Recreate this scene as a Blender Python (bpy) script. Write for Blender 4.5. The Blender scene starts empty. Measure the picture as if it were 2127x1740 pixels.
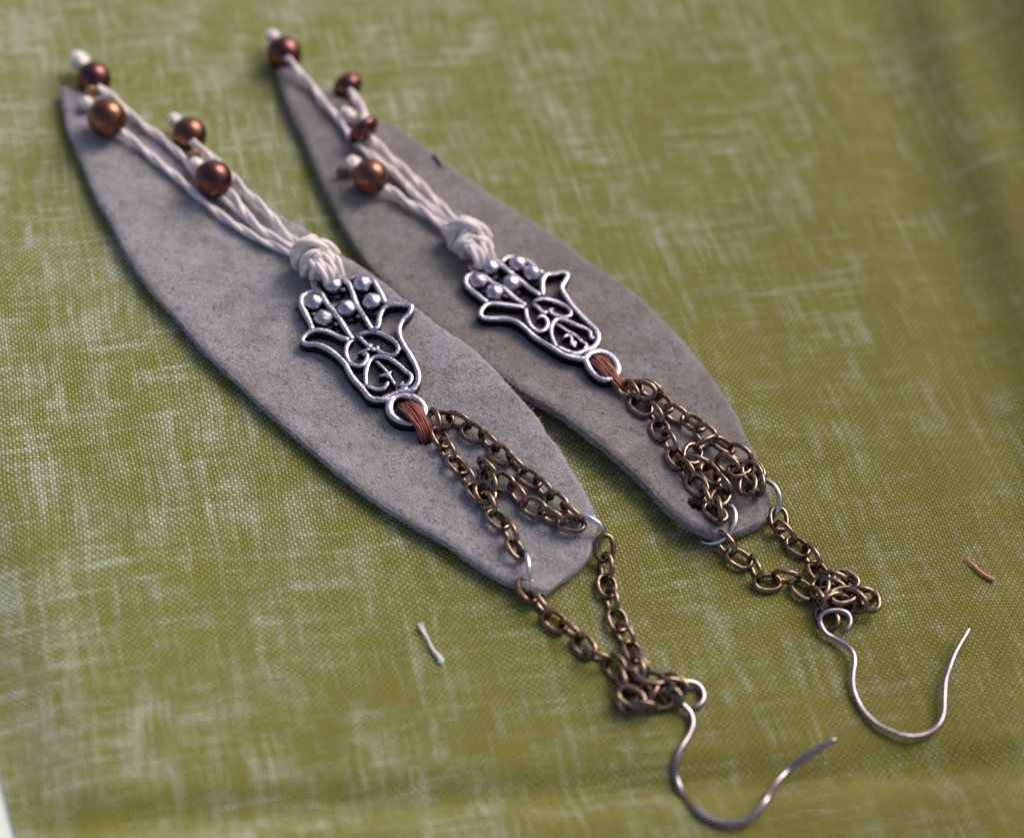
import bpy, bmesh, math, random
from mathutils import Vector, Matrix, noise

# ------------------------------------------------------------------ set-up
# The scene is worked out in centimetres and written to Blender in metres.
CM = 0.01
PW, PH = 2127.0, 1740.0
SC = bpy.context.scene
COL = SC.collection
rnd = random.Random(11)

# ------------------------------------------------------------------ camera
FOV, ELEV, ROLL = math.radians(26), math.radians(50), math.radians(9)
FPX = (PW / 2) / math.tan(FOV / 2)
DIST = FPX / 160.0
VB = Vector((0, -math.cos(ELEV), math.sin(ELEV)))
_R0 = Vector((1, 0, 0)); _U0 = Vector((0, math.sin(ELEV), math.cos(ELEV)))
VR = _R0 * math.cos(ROLL) + _U0 * math.sin(ROLL)
VU = -_R0 * math.sin(ROLL) + _U0 * math.cos(ROLL)
CAMP = VB * DIST

cd = bpy.data.cameras.new('camera')
cam = bpy.data.objects.new('camera', cd)
COL.objects.link(cam)
M = Matrix((VR, VU, VB)).transposed().to_4x4()
M.translation = CAMP * CM
cam.matrix_world = M
cd.sensor_width = 36; cd.angle = FOV
cd.clip_start = 0.005; cd.clip_end = 20
cd.dof.use_dof = True
cd.dof.aperture_fstop = 10.5
cd.dof.aperture_blades = 7
SC.camera = cam


def ray(px, py):
    return VR * (px - PW / 2) - VU * (py - PH / 2) - VB * FPX


def at(px, py, z=0.0):
    """the place (cm) where the sight line of a photo pixel meets height z; z may be a height function of (x, y)"""
    d = ray(px, py)
    if callable(z):
        h = 0.15
        for _ in range(8):
            p = CAMP + d * ((h - CAMP.z) / d.z)
            h = z(p.x, p.y)
        return CAMP + d * ((h - CAMP.z) / d.z)
    return CAMP + d * ((z - CAMP.z) / d.z)


def pxcm(p):
    """photo pixels per cm at point p"""
    return FPX / (CAMP - p).dot(VB)


_f = at(1080, 978, 0.12)
cd.dof.focus_distance = (CAMP - _f).dot(VB) * CM

# ------------------------------------------------------------------ light
SUN_ELEV, SUN_AZ = math.radians(44), math.radians(50)     # azimuth from +X towards +Y
SUN_DIR = Vector((math.cos(SUN_ELEV) * math.cos(SUN_AZ), math.cos(SUN_ELEV) * math.sin(SUN_AZ), math.sin(SUN_ELEV)))
w = bpy.data.worlds.new("World"); SC.world = w; w.use_nodes = True
wn = w.node_tree.nodes; wl = w.node_tree.links
sky = wn.new('ShaderNodeTexSky'); sky.sky_type = 'NISHITA'; sky.sun_disc = False
sky.sun_elevation = SUN_ELEV
sky.sun_rotation = math.pi / 2 - SUN_AZ
sky.air_density = 0.7; sky.dust_density = 4.0; sky.ozone_density = 0.6
bg = wn['Background']; bg.inputs['Strength'].default_value = 0.125
wl.new(sky.outputs[0], bg.inputs['Color'])
sd = bpy.data.lights.new('sun', 'SUN'); sd.energy = 1.25; sd.angle = math.radians(34); sd.color = (1.0, 0.96, 0.90)
sun = bpy.data.objects.new('sun', sd); COL.objects.link(sun)
sun.rotation_euler = SUN_DIR.to_track_quat('Z', 'Y').to_euler()
SC.view_settings.view_transform = 'Standard'; SC.view_settings.look = 'None'
SC.view_settings.exposure = 0.32; SC.view_settings.gamma = 1.0


# ------------------------------------------------------------------ materials
class NT:
    def __init__(s, name):
        s.m = bpy.data.materials.new(name); s.m.use_nodes = True
        s.t = s.m.node_tree; s.n = s.t.nodes; s.b = s.n['Principled BSDF']

    def node(s, kind, **kw):
        n = s.n.new(kind)
        for k, v in kw.items():
            if k[0] == '_': setattr(n, k[1:], v)
            else: n.inputs[k.replace('_', ' ')].default_value = v
        return n

    def link(s, a, b): s.t.links.new(a, b)

    def math(s, op, a, b=None, c=None, clamp=False):
        n = s.n.new('ShaderNodeMath'); n.operation = op; n.use_clamp = clamp
        for i, v in enumerate((a, b, c)):
            if v is None: continue
            if isinstance(v, (int, float)): n.inputs[i].default_value = v
            else: s.link(v, n.inputs[i])
        return n.outputs[0]

    def ramp(s, f, stops, interp='LINEAR'):
        n = s.n.new('ShaderNodeValToRGB'); n.color_ramp.interpolation = interp
        e = n.color_ramp.elements
        while len(e) < len(stops): e.new(0.5)
        for k, (p, c) in enumerate(stops):
            e[k].position = p; e[k].color = (c, c, c, 1) if isinstance(c, (int, float)) else (*c, 1)
        s.link(f, n.inputs[0]); return n.outputs[0]

    def mix(s, f, a, b, mode='MIX'):
        n = s.n.new('ShaderNodeMix'); n.data_type = 'RGBA'; n.blend_type = mode
        for sock, v in ((n.inputs[0], f), (n.inputs[6], a), (n.inputs[7], b)):
            if isinstance(v, (int, float)): sock.default_value = v if sock is n.inputs[0] else (v, v, v, 1)
            elif isinstance(v, tuple): sock.default_value = (*v, 1)
            else: s.link(v, sock)
        return n.outputs[2]

    def noise(s, vec, scale, detail=4, rough=0.6):
        n = s.node('ShaderNodeTexNoise', Scale=scale, Detail=detail, Roughness=rough)
        s.link(vec, n.inputs['Vector']); return n.outputs['Fac']

    def coords(s, scale=(100, 100, 100), rot=0.0):
        tc = s.n.new('ShaderNodeTexCoord'); mp = s.n.new('ShaderNodeMapping')
        mp.inputs['Scale'].default_value = scale; mp.inputs['Rotation'].default_value = (0, 0, rot)
        s.link(tc.outputs['Object'], mp.inputs['Vector']); return mp.outputs[0]

    def bump(s, h, strength, dist):
        n = s.node('ShaderNodeBump', Strength=strength, Distance=dist * CM)
        s.link(h, n.inputs['Height']); s.link(n.outputs[0], s.b.inputs['Normal']); return n


WEAVE = math.radians(20)   # direction of the cloth's threads from +X


def mat_cloth():
    t = NT('woven_green_cotton')
    v = t.coords((100, 100, 100), 0)
    r = t.n.new('ShaderNodeVectorRotate'); r.rotation_type = 'Z_AXIS'; r.inputs['Angle'].default_value = -WEAVE
    # slow waviness of the threads
    wob = t.node('ShaderNodeTexNoise', Scale=0.5, Detail=2); t.link(v, wob.inputs['Vector'])
    sub = t.n.new('ShaderNodeVectorMath'); sub.operation = 'MULTIPLY_ADD'
    t.link(wob.outputs['Color'], sub.inputs[0]); sub.inputs[1].default_value = (.25, .25, 0); t.link(v, sub.inputs[2])
    t.link(sub.outputs[0], r.inputs['Vector'])
    sep = t.n.new('ShaderNodeSeparateXYZ'); t.link(r.outputs[0], sep.inputs[0])
    u, vv = sep.outputs[0], sep.outputs[1]
    P = 0.0435
    fu = t.math('MULTIPLY', u, math.pi / P); fv = t.math('MULTIPLY', vv, math.pi / P)
    cu = t.math('SINE', fu); cv = t.math('SINE', fv)
    # over-and-under: warp shows where the product is positive, weft where it is negative
    prod = t.math('MULTIPLY', cu, cv)
    au = t.math('ABSOLUTE', cu); av = t.math('ABSOLUTE', cv)
    body = t.math('POWER', t.math('MULTIPLY', au, av), 0.45)
    hole = t.math('SUBTRACT', 1.0, body)                        # pinholes between threads
    # slub streaks of undyed thread along both directions
    def streak(sx, sy, scale, lo, hi, off):
        mp = t.n.new('ShaderNodeMapping'); mp.inputs['Scale'].default_value = (sx, sy, 1); mp.inputs['Location'].default_value = (off, off * 2, 0)
        t.link(r.outputs[0], mp.inputs['Vector'])
        return t.ramp(t.noise(mp.outputs[0], scale, 5, 0.7), [(lo, 0.0), (hi, 1.0)])
    s1 = streak(0.5, 7.0, 1.0, 0.50, 0.60, 3)
    s2 = streak(6.5, 0.42, 1.0, 0.48, 0.60, 9)
    s3 = streak(1.0, 15.0, 1.0, 0.52, 0.66, 21)
    s4 = streak(15.0, 1.0, 1.0, 0.52, 0.66, 33)
    c1 = t.ramp(t.noise(v, 0.55, 3, 0.6), [(0.42, 0.0), (0.60, 1.0)])
    c2 = t.ramp(t.noise(r.outputs[0], 0.62, 3, 0.6), [(0.40, 0.0), (0.56, 1.0)])
    # light falloff painted into the cloth colour: hazy pale left, darker right
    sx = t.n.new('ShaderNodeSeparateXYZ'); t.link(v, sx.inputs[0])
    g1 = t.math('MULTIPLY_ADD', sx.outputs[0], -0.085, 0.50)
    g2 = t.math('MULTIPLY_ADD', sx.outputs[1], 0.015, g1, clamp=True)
    patch = t.ramp(t.noise(v, 2.6, 5, 0.7), [(0.38, 0.15), (0.58, 1.0)])
    a = t.math('ADD', t.math('MULTIPLY', s1, c1), t.math('MULTIPLY', s2, c2))
    a = t.math('ADD', a, t.math('MULTIPLY', t.math('MAXIMUM', s3, s4), 0.85))
    a = t.math('MULTIPLY', a, patch)
    wash = t.ramp(t.noise(v, 1.1, 5, 0.7), [(0.45, 0.0), (0.75, 0.5)])
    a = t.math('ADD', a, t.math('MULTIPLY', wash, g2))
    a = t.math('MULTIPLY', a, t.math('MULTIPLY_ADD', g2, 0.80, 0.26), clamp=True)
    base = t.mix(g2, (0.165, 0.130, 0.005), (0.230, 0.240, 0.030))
    base = t.mix(t.ramp(t.noise(v, 0.8, 4), [(0.35, 0.0), (0.7, 0.55)]), base, (0.27, 0.245, 0.014))
    pale = t.mix(t.noise(v, 1.3, 2), (0.50, 0.56, 0.38), (0.54, 0.56, 0.42))
    col = t.mix(t.math('MULTIPLY', a, 0.9), base, pale)
    fine = t.noise(r.outputs[0], 26, 3, 0.7)
    col = t.mix(t.ramp(fine, [(0.35, 0.0), (0.75, 0.35)]), col, (0.36, 0.35, 0.08))
    over = t.math('MULTIPLY', t.ramp(prod, [(0.25, 0.0), (0.85, 0.62)]), t.ramp(fine, [(0.3, 0.4), (0.6, 1.0)]))
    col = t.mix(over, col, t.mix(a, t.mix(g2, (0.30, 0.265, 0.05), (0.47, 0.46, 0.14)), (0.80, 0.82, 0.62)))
    under = t.ramp(t.math('MULTIPLY', prod, -1.0), [(0.2, 0.0), (0.8, 0.6)])
    col = t.mix(under, col, (0.10, 0.082, 0.014))
    col = t.mix(t.math('MULTIPLY', t.ramp(hole, [(0.38, 0.0), (0.88, 1.0)]), 0.85), col, (0.045, 0.040, 0.008))
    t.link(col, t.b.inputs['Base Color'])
    t.b.inputs['Roughness'].default_value = 0.82
    t.b.inputs['Sheen Weight'].default_value = 0.12
    t.b.inputs['Sheen Roughness'].default_value = 0.5
    t.b.inputs['Specular IOR Level'].default_value = 0.25
    h = t.math('ADD', t.math('MULTIPLY_ADD', prod, 0.35, body), t.math('MULTIPLY', fine, 0.5))
    t.bump(h, 0.8, 0.015)
    return t.m


def mat_suede(name, c1, c2, c3):
    t = NT(name); v = t.coords()
    n1 = t.noise(v, 0.9, 5, 0.6); n2 = t.noise(v, 9, 6, 0.8); n3 = t.noise(v, 32, 4, 0.75)
    col = t.mix(t.ramp(n1, [(0.35, 0.0), (0.65, 1.0)]), c1, c2)
    col = t.mix(t.ramp(t.noise(v, 2.6, 5, 0.7), [(0.42, 0.0), (0.62, 0.9)]), col, c3)
    col = t.mix(t.ramp(n2, [(0.46, 0.0), (0.62, 0.5)]), col, c3)
    pit = t.ramp(t.noise(v, 17, 4, 0.8), [(0.33, 1.0), (0.42, 0.0)])
    lit = t.ramp(n3, [(0.50, 0.0), (0.66, 0.6)])
    col = t.mix(lit, col, tuple(min(1, k * 1.45) for k in c2))
    col = t.mix(t.math('MULTIPLY', pit, 0.65), col, tuple(k * 0.40 for k in c1))
    t.link(col, t.b.inputs['Base Color'])
    t.b.inputs['Roughness'].default_value = 0.92
    t.b.inputs['Sheen Weight'].default_value = 0.25; t.b.inputs['Sheen Roughness'].default_value = 0.55
    t.b.inputs['Specular IOR Level'].default_value = 0.15
    h = t.math('ADD', t.math('MULTIPLY', n2, 1.2), t.math('MULTIPLY', n3, 0.8))
    h = t.math('SUBTRACT', h, t.math('MULTIPLY', pit, 0.6))
    t.bump(h, 1.0, 0.035)
    return t.m


def mat_metal(name, c, rough, dark=None, nscale=20, bump=0.004, height=None, spot=0.5):
    t = NT(name); v = t.coords()
    n = t.noise(v, nscale, 4, 0.65)
    col = t.mix(t.ramp(n, [(0.4, 0.0), (0.7, spot)]), c, dark if dark else tuple(k * 0.6 for k in c))
    t.b.inputs['Metallic'].default_value = 1.0
    t.link(t.math('MULTIPLY_ADD', n, 0.22, rough - 0.08), t.b.inputs['Roughness'])
    if height:   # black patina left in the low parts of the casting (local z)
        tc = t.n.new('ShaderNodeTexCoord'); sp = t.n.new('ShaderNodeSeparateXYZ'); t.link(tc.outputs['Object'], sp.inputs[0])
        at_ = t.n.new('ShaderNodeAttribute'); at_.attribute_name = 'relief'
        k = t.math('ADD', at_.outputs['Fac'], t.math('MULTIPLY_ADD', n, 0.5, -0.25))
        col = t.mix(t.ramp(k, [(0.14, 1.0), (0.50, 0.0)]), col, (0.035, 0.033, 0.045))
    t.link(col, t.b.inputs['Base Color'])
    t.bump(n, 0.5, bump)
    return t.m


def mat_thread(name, c1, c2, sheen=0.3, rough=0.6, scale=30):
    t = NT(name); v = t.coords((60, 60, 60))
    n = t.noise(v, scale, 4, 0.7)
    t.link(t.mix(n, c1, c2), t.b.inputs['Base Color'])
    t.b.inputs['Roughness'].default_value = rough
    t.b.inputs['Sheen Weight'].default_value = sheen
    t.b.inputs['Subsurface Weight'].default_value = 0.15
    t.b.inputs['Subsurface Radius'].default_value = (0.0006, 0.0005, 0.0004)
    t.bump(n, 0.6, 0.01)
    return t.m


def mat_glass(name, c):
    t = NT(name); v = t.coords()
    t.link(t.mix(t.noise(v, 10), c, tuple(k * 0.7 for k in c)), t.b.inputs['Base Color'])
    t.b.inputs['Roughness'].default_value = 0.12
    t.b.inputs['Transmission Weight'].default_value = 0.55
    t.b.inputs['IOR'].default_value = 1.5
    return t.m


MT = {
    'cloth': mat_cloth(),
    'suede_l': mat_suede('grey_suede', (0.395, 0.36, 0.36), (0.49, 0.445, 0.46), (0.27, 0.245, 0.232)),
    'suede_r': mat_suede('brownish_grey_suede', (0.285, 0.238, 0.222), (0.36, 0.31, 0.305), (0.205, 0.162, 0.142)),
    'silver': mat_metal('antiqued_silver', (0.60, 0.55, 0.62), 0.22, (0.26, 0.22, 0.25), 30, 0.016, height=True),
    'ring': mat_metal('bright_steel_wire', (0.78, 0.76, 0.80), 0.20, (0.5, 0.48, 0.5), 20, 0.002),
    'wire': mat_metal('ear_wire_steel', (0.40, 0.34, 0.38), 0.17, (0.27, 0.21, 0.235), 8, 0.002),
    'brass': mat_metal('antique_brass', (0.33, 0.225, 0.160), 0.20, (0.075, 0.046, 0.035), 18, 0.003, spot=0.9),
    'red_bead': mat_metal('dark_red_metallic_glass', (0.18, 0.070, 0.062), 0.20, (0.10, 0.036, 0.034), 6, 0.001),
    'bronze_bead': mat_metal('bronze_metallic_glass', (0.24, 0.105, 0.068), 0.20, (0.13, 0.055, 0.036), 6, 0.001),
    'olive_bead': mat_metal('olive_bronze_metallic_glass', (0.22, 0.10, 0.062), 0.22, (0.12, 0.052, 0.034), 6, 0.001),
    'hole': mat_metal('bead_hole_dark', (0.02, 0.012, 0.012), 0.6, nscale=5),
    'cord': mat_thread('waxed_off_white_cord', (0.78, 0.65, 0.60), (0.90, 0.80, 0.78), 0.2, 0.45),
    'knot': mat_thread('off_white_cord_knot', (0.74, 0.62, 0.55), (0.86, 0.78, 0.74), 0.2, 0.5),
    'silk': mat_thread('reddish_brown_silk', (0.21, 0.045, 0.022), (0.36, 0.088, 0.042), 0.08, 0.36, 50),
    'lint': mat_thread('white_lint', (0.74, 0.74, 0.80), (0.85, 0.84, 0.90), 0.3, 0.7),
    'shred': mat_thread('pinkish_brown_shred', (0.55, 0.19, 0.12), (0.66, 0.26, 0.17), 0.2, 0.7),
    'seed': mat_glass('amber_seed_glass', (0.62, 0.36, 0.20)),
    'seed_dark': mat_glass('rose_brown_seed_glass', (0.40, 0.20, 0.17)),
    'fuzz': mat_thread('suede_fibre', (0.36, 0.35, 0.36), (0.5, 0.48, 0.49), 0.2, 0.9),
}


def mat_table():
    t = NT('pale_painted_table'); v = t.coords()
    t.link(t.mix(t.noise(v, 3), (0.74, 0.78, 0.66), (0.80, 0.82, 0.72)), t.b.inputs['Base Color'])
    t.b.inputs['Roughness'].default_value = 0.5
    return t.m
MT['table'] = mat_table()


# ------------------------------------------------------------------ mesh helpers (all in cm)
def make(name, verts, faces, mat, parent=None, smooth=True, origin=None, attr=None):
    o0 = Vector(origin) if origin is not None else Vector((0, 0, 0))
    me = bpy.data.meshes.new(name)
    me.from_pydata([((Vector(v) - o0) * CM)[:] for v in verts], [], faces)
    bm = bmesh.new(); bm.from_mesh(me)
    bmesh.ops.recalc_face_normals(bm, faces=bm.faces)
    bm.to_mesh(me); bm.free()
    if attr:
        a = me.attributes.new('relief', 'FLOAT', 'POINT')
        for i, x in enumerate(attr): a.data[i].value = x
    me.materials.append(mat)
    if smooth: me.polygons.foreach_set('use_smooth', [True] * len(me.polygons))
    o = bpy.data.objects.new(name, me); COL.objects.link(o)
    o.location = o0 * CM
    if parent is not None: hang(o, parent)
    return o


def hang(o, parent):
    loc = o.location.copy()
    o.parent = parent
    pl = parent.location.copy(); q = parent.parent
    while q is not None: pl += q.location; q = q.parent
    o.location = loc - pl


class MB:
    def __init__(s): s.v = []; s.f = []; s.a = []

    def add(s, v, f, a=None):
        n = len(s.v); s.v += [Vector(p) for p in v]; s.f += [tuple(i + n for i in q) for q in f]
        s.a += a if a else [1.0] * len(v)

    def build(s, name, mat, parent=None, origin=None, smooth=True, attr=False):
        if origin is None:
            c = sum(s.v, Vector()) / len(s.v); origin = c
        return make(name, s.v, s.f, mat, parent, smooth, origin, s.a if attr else None)


def catmull(P, step, closed=False):
    """resample a smooth curve through the points P at about `step` cm"""
    P = [Vector(p) for p in P]; n = len(P); out = []
    segs = n if closed else n - 1
    for i in range(segs):
        p1, p2 = P[i], P[(i + 1) % n]
        p0 = P[i - 1] if (closed or i > 0) else p1 * 2 - p2
        p3 = P[(i + 2) % n] if (closed or i + 2 < n) else p2 * 2 - p1
        k = max(1, int(round((p2 - p1).length / step)))
        for j in range(k):
            t = j / k
            out.append(0.5 * ((2 * p1) + (p2 - p0) * t + (2 * p0 - 5 * p1 + 4 * p2 - p3) * t * t + (3 * p1 - p0 - 3 * p2 + p3) * t ** 3))
    if not closed: out.append(P[-1])
    return out


def frames(C, closed=False):
    n = len(C); T = []
    for i in range(n):
        a = C[(i - 1) % n] if (closed or i) else C[0]
        b = C[(i + 1) % n] if (closed or i < n - 1) else C[-1]
        t = (b - a); T.append(t.normalized() if t.length > 1e-9 else Vector((1, 0, 0)))
    N = []
    v = Vector((0, 0, 1)) - T[0] * T[0].z
    if v.length < 0.1: v = Vector((1, 0, 0)) - T[0] * T[0].x
    v.normalize()
    for i in range(n):
        v = (v - T[i] * v.dot(T[i]))
        v = v.normalized() if v.length > 1e-6 else T[i].orthogonal().normalized()
        N.append(v.copy())
    return T, N


def tube(mb, C, r, sides=8, closed=False, rfun=None, caps=True, twist=None):
    T, N = frames(C, closed); V = []; F = []; n = len(C)
    for i in range(n):
        B = T[i].cross(N[i]); rr = r * (rfun(i / max(1, n - 1)) if rfun else 1)
        for k in range(sides):
            a = 2 * math.pi * k / sides
            V.append(C[i] + (N[i] * math.cos(a) + B * math.sin(a)) * rr)
    for i in range(n if closed else n - 1):
        j = (i + 1) % n
        for k in range(sides):
            l = (k + 1) % sides
            F.append((i * sides + k, i * sides + l, j * sides + l, j * sides + k))
    if caps and not closed:
        F.append(tuple(range(sides))); F.append(tuple((n - 1) * sides + k for k in range(sides)))
    mb.add(V, F)


def plies(mb, C, r_ply, r_off, pitch, n_ply=2, phase=0.0, sides=8, rfun=None):
    """twisted cord: n_ply strands wound round the centre line"""
    T, N = frames(C); L = 0.0; A = []
    for i in range(len(C)):
        if i: L += (C[i] - C[i - 1]).length
        A.append(2 * math.pi * L / pitch + phase)
    n = len(C)
    for k in range(n_ply):
        D = []
        for i in range(n):
            a = A[i] + 2 * math.pi * k / n_ply; B = T[i].cross(N[i])
            s = rfun(i / (n - 1)) if rfun else 1
            D.append(C[i] + (N[i] * math.cos(a) + B * math.sin(a)) * r_off * s)
        tube(mb, D, r_ply, sides, rfun=rfun)


def stroke(mb, C, w, ztop, zbot, closed=False):
    """a cast bar: flat underneath, straight sides, rounded top; the relief value is 1 on the crest"""
    prof = [(-0.50, 0.0, 0.0), (-0.52, 0.70, 0.10), (-0.46, 0.90, 0.40), (-0.33, 0.99, 0.9), (0, 1.0, 1.0),
            (0.33, 0.99, 0.9), (0.46, 0.90, 0.40), (0.52, 0.70, 0.10), (0.50, 0.0, 0.0)]
    n = len(C); m = len(prof); V = []; A = []; F = []
    for i in range(n):
        a = C[(i - 1) % n] if (closed or i) else C[0]
        b = C[(i + 1) % n] if (closed or i < n - 1) else C[-1]
        t = Vector((b.x - a.x, b.y - a.y, 0)); t.normalize(); s = Vector((-t.y, t.x, 0))
        e = 1.0
        if not closed and (i == 0 or i == n - 1): e = 0.55
        jig = 1 + 0.22 * noise.noise(C[i] * 6.0)
        zt = C[i].z + ztop * (0.96 + 0.12 * noise.noise(C[i] * 4.0 + Vector((5, 0, 0)))); zb = C[i].z + zbot
        for (x, h, rl) in prof:
            p = C[i] + s * (x * w * e * jig); p.z = zb + (zt - zb) * h * (1 if e == 1 else 0.9)
            V.append(p); A.append(rl)
    for i in range(n if closed else n - 1):
        j = (i + 1) % n
        for k in range(m):
            l = (k + 1) % m
            F.append((i * m + k, j * m + k, j * m + l, i * m + l))
    if not closed:
        F.append(tuple(range(m))); F.append(tuple((n - 1) * m + k for k in range(m)))
    mb.add(V, F, A)


def ball(mb, c, r, sx=1, sy=1, sz=1, nu=16, nv=10, lump=0.0, relief=False):
    V = []; F = []; A = []
    for i in range(nv + 1):
        th = math.pi * i / nv
        for k in range(nu):
            ph = 2 * math.pi * k / nu
            d = Vector((math.sin(th) * math.cos(ph), math.sin(th) * math.sin(ph), math.cos(th)))
            q = 1 + lump * noise.noise(d * 2.3 + c * 3)
            V.append(c + Vector((d.x * sx, d.y * sy, d.z * sz)) * r * q)
            A.append(max(0.0, min(1.0, 0.55 + d.z * 0.75)) if relief else 1.0)
    for i in range(nv):
        for k in range(nu):
            l = (k + 1) % nu
            F.append((i * nu + k, i * nu + l, (i + 1) * nu + l, (i + 1) * nu + k))
    mb.add(V, F, A)


def zc(o, s, pts):
    """points read off an enlargement of the photograph -> photo pixels"""
    return [(o[0] + x * s, o[1] + y * s) for x, y in pts]


# ------------------------------------------------------------------ heights
def gauss(x, y, c, ax, ay, ang):
    dx, dy = x - c.x, y - c.y
    u = dx * math.cos(ang) + dy * math.sin(ang); v = -dx * math.sin(ang) + dy * math.cos(ang)
    return math.exp(-(u / ax) ** 2 - (v / ay) ** 2)


G_CROSS = at(935, 690, 0.3); G_LIFT = at(1190, 905, 0.2); G_LIFT2 = at(1060, 790, 0.2)
A_AX = math.atan2((at(1060, 830) - at(800, 560)).y, (at(1060, 830) - at(800, 560)).x)
G_TAB = at(1440, 1100, 0.2)


CRE_A = at(0, 1706); CRE_B = at(900, 1650)
FO_A = at(1930, 40); FO_B = at(2060, 420)


def sdist(x, y, a, b):
    d = (b - a); d.z = 0; d.normalize()
    return (x - a.x) * (-d.y) + (y - a.y) * d.x


def z_cloth(x, y):
    z = 0.0
    # crease along the bottom edge of the picture
    d = sdist(x, y, CRE_A, CRE_B)
    z += -0.16 * math.exp(-((d + 0.05) / 0.2) ** 2) + 0.14 * (0.5 - 0.5 * math.tanh((d + 0.38) / 0.16))
    # the cloth climbs in long folds at the far right
    d2 = sdist(x, y, FO_A, FO_B)     # grows to the right of the line
    if d2 > -2.5:
        s = max(0.0, d2 + 0.6)
        z += 0.55 * s * s / (s + 1.2)
        z += 0.16 * math.exp(-((d2 - 0.0) / 0.45) ** 2) - 0.10 * math.exp(-((d2 + 1.1) / 0.5) ** 2) + 0.15 * math.exp(-((d2 - 1.5) / 0.4) ** 2)
    z += 0.02 * noise.noise(Vector((x * 0.25, y * 0.25, 1.3)))
    return z


def z_left(x, y):       # top face of the left leather feather
    return 0.20 + 0.28 * gauss(x, y, G_CROSS, 2.6, 0.95, A_AX) + 0.012 * noise.noise(Vector((x * .8, y * .8, 0)))


def z_right(x, y):      # top face of the right leather feather
    return 0.21 + 0.12 * gauss(x, y, G_LIFT, 1.3, 0.8, A_AX) + 0.10 * gauss(x, y, G_TAB, 0.5, 0.35, A_AX) \
        - 0.01 * gauss(x, y, G_LIFT2, 1, 1, 0) + 0.014 * noise.noise(Vector((x * .8, y * .8, 7)))


def z_bare(x, y): return 0.0


# ------------------------------------------------------------------ cloth and table
def build_cloth():
    EL_A = at(-5, 1590); EL_B = at(34, 1740)
    d = (EL_B - EL_A); d.z = 0; d.normalize()         # direction of the left hem
    e = Vector((-d.y, d.x, 0))
    if e.x < 0: e = -e
    NU, NV = 260, 260
    V = []; F = []
    for j in range(NV + 1):
        v = -26 + 40 * j / NV
        for i in range(NU + 1):
            u = 30 * (i / NU)
            p = EL_A + d * v + e * u
            z = z_cloth(p.x, p.y)
            k = max(0.0, 1 - u / 1.1); k = k * k * (3 - 2 * k); z += (-0.19 - z) * k
            V.append((p.x, p.y, z))
    for j in range(NV):
        for i in range(NU):
            a = j * (NU + 1) + i
            F.append((a, a + 1, a + NU + 2, a + NU + 1))
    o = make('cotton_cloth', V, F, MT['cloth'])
    o['label'] = 'olive green woven cotton cloth with pale slub streaks, spread under both earrings'
    o['category'] = 'cloth'
    t = make('table_top', [(-45, -45, -0.215), (45, -45, -0.215), (45, 45, -0.215), (-45, 45, -0.215), (-45, -45, -2.5), (45, -45, -2.5), (45, 45, -2.5), (-45, 45, -2.5)],
             [(0, 1, 2, 3), (4, 7, 6, 5), (0, 4, 5, 1), (1, 5, 6, 2), (2, 6, 7, 3), (3, 7, 4, 0)], MT['table'], smooth=False)
    t['kind'] = 'structure'


build_cloth()


# ------------------------------------------------------------------ leather feathers
def resample(P, n):
    C = catmull(P, 0.06)
    L = [0.0]
    for a, b in zip(C, C[1:]): L.append(L[-1] + (b - a).length)
    out = []; k = 0
    for i in range(n):
        s = L[-1] * i / (n - 1)
        while k < len(L) - 2 and L[k + 1] < s: k += 1
        t = (s - L[k]) / max(1e-9, L[k + 1] - L[k])
        out.append(C[k].lerp(C[k + 1], min(1, t)))
    return out


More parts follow.
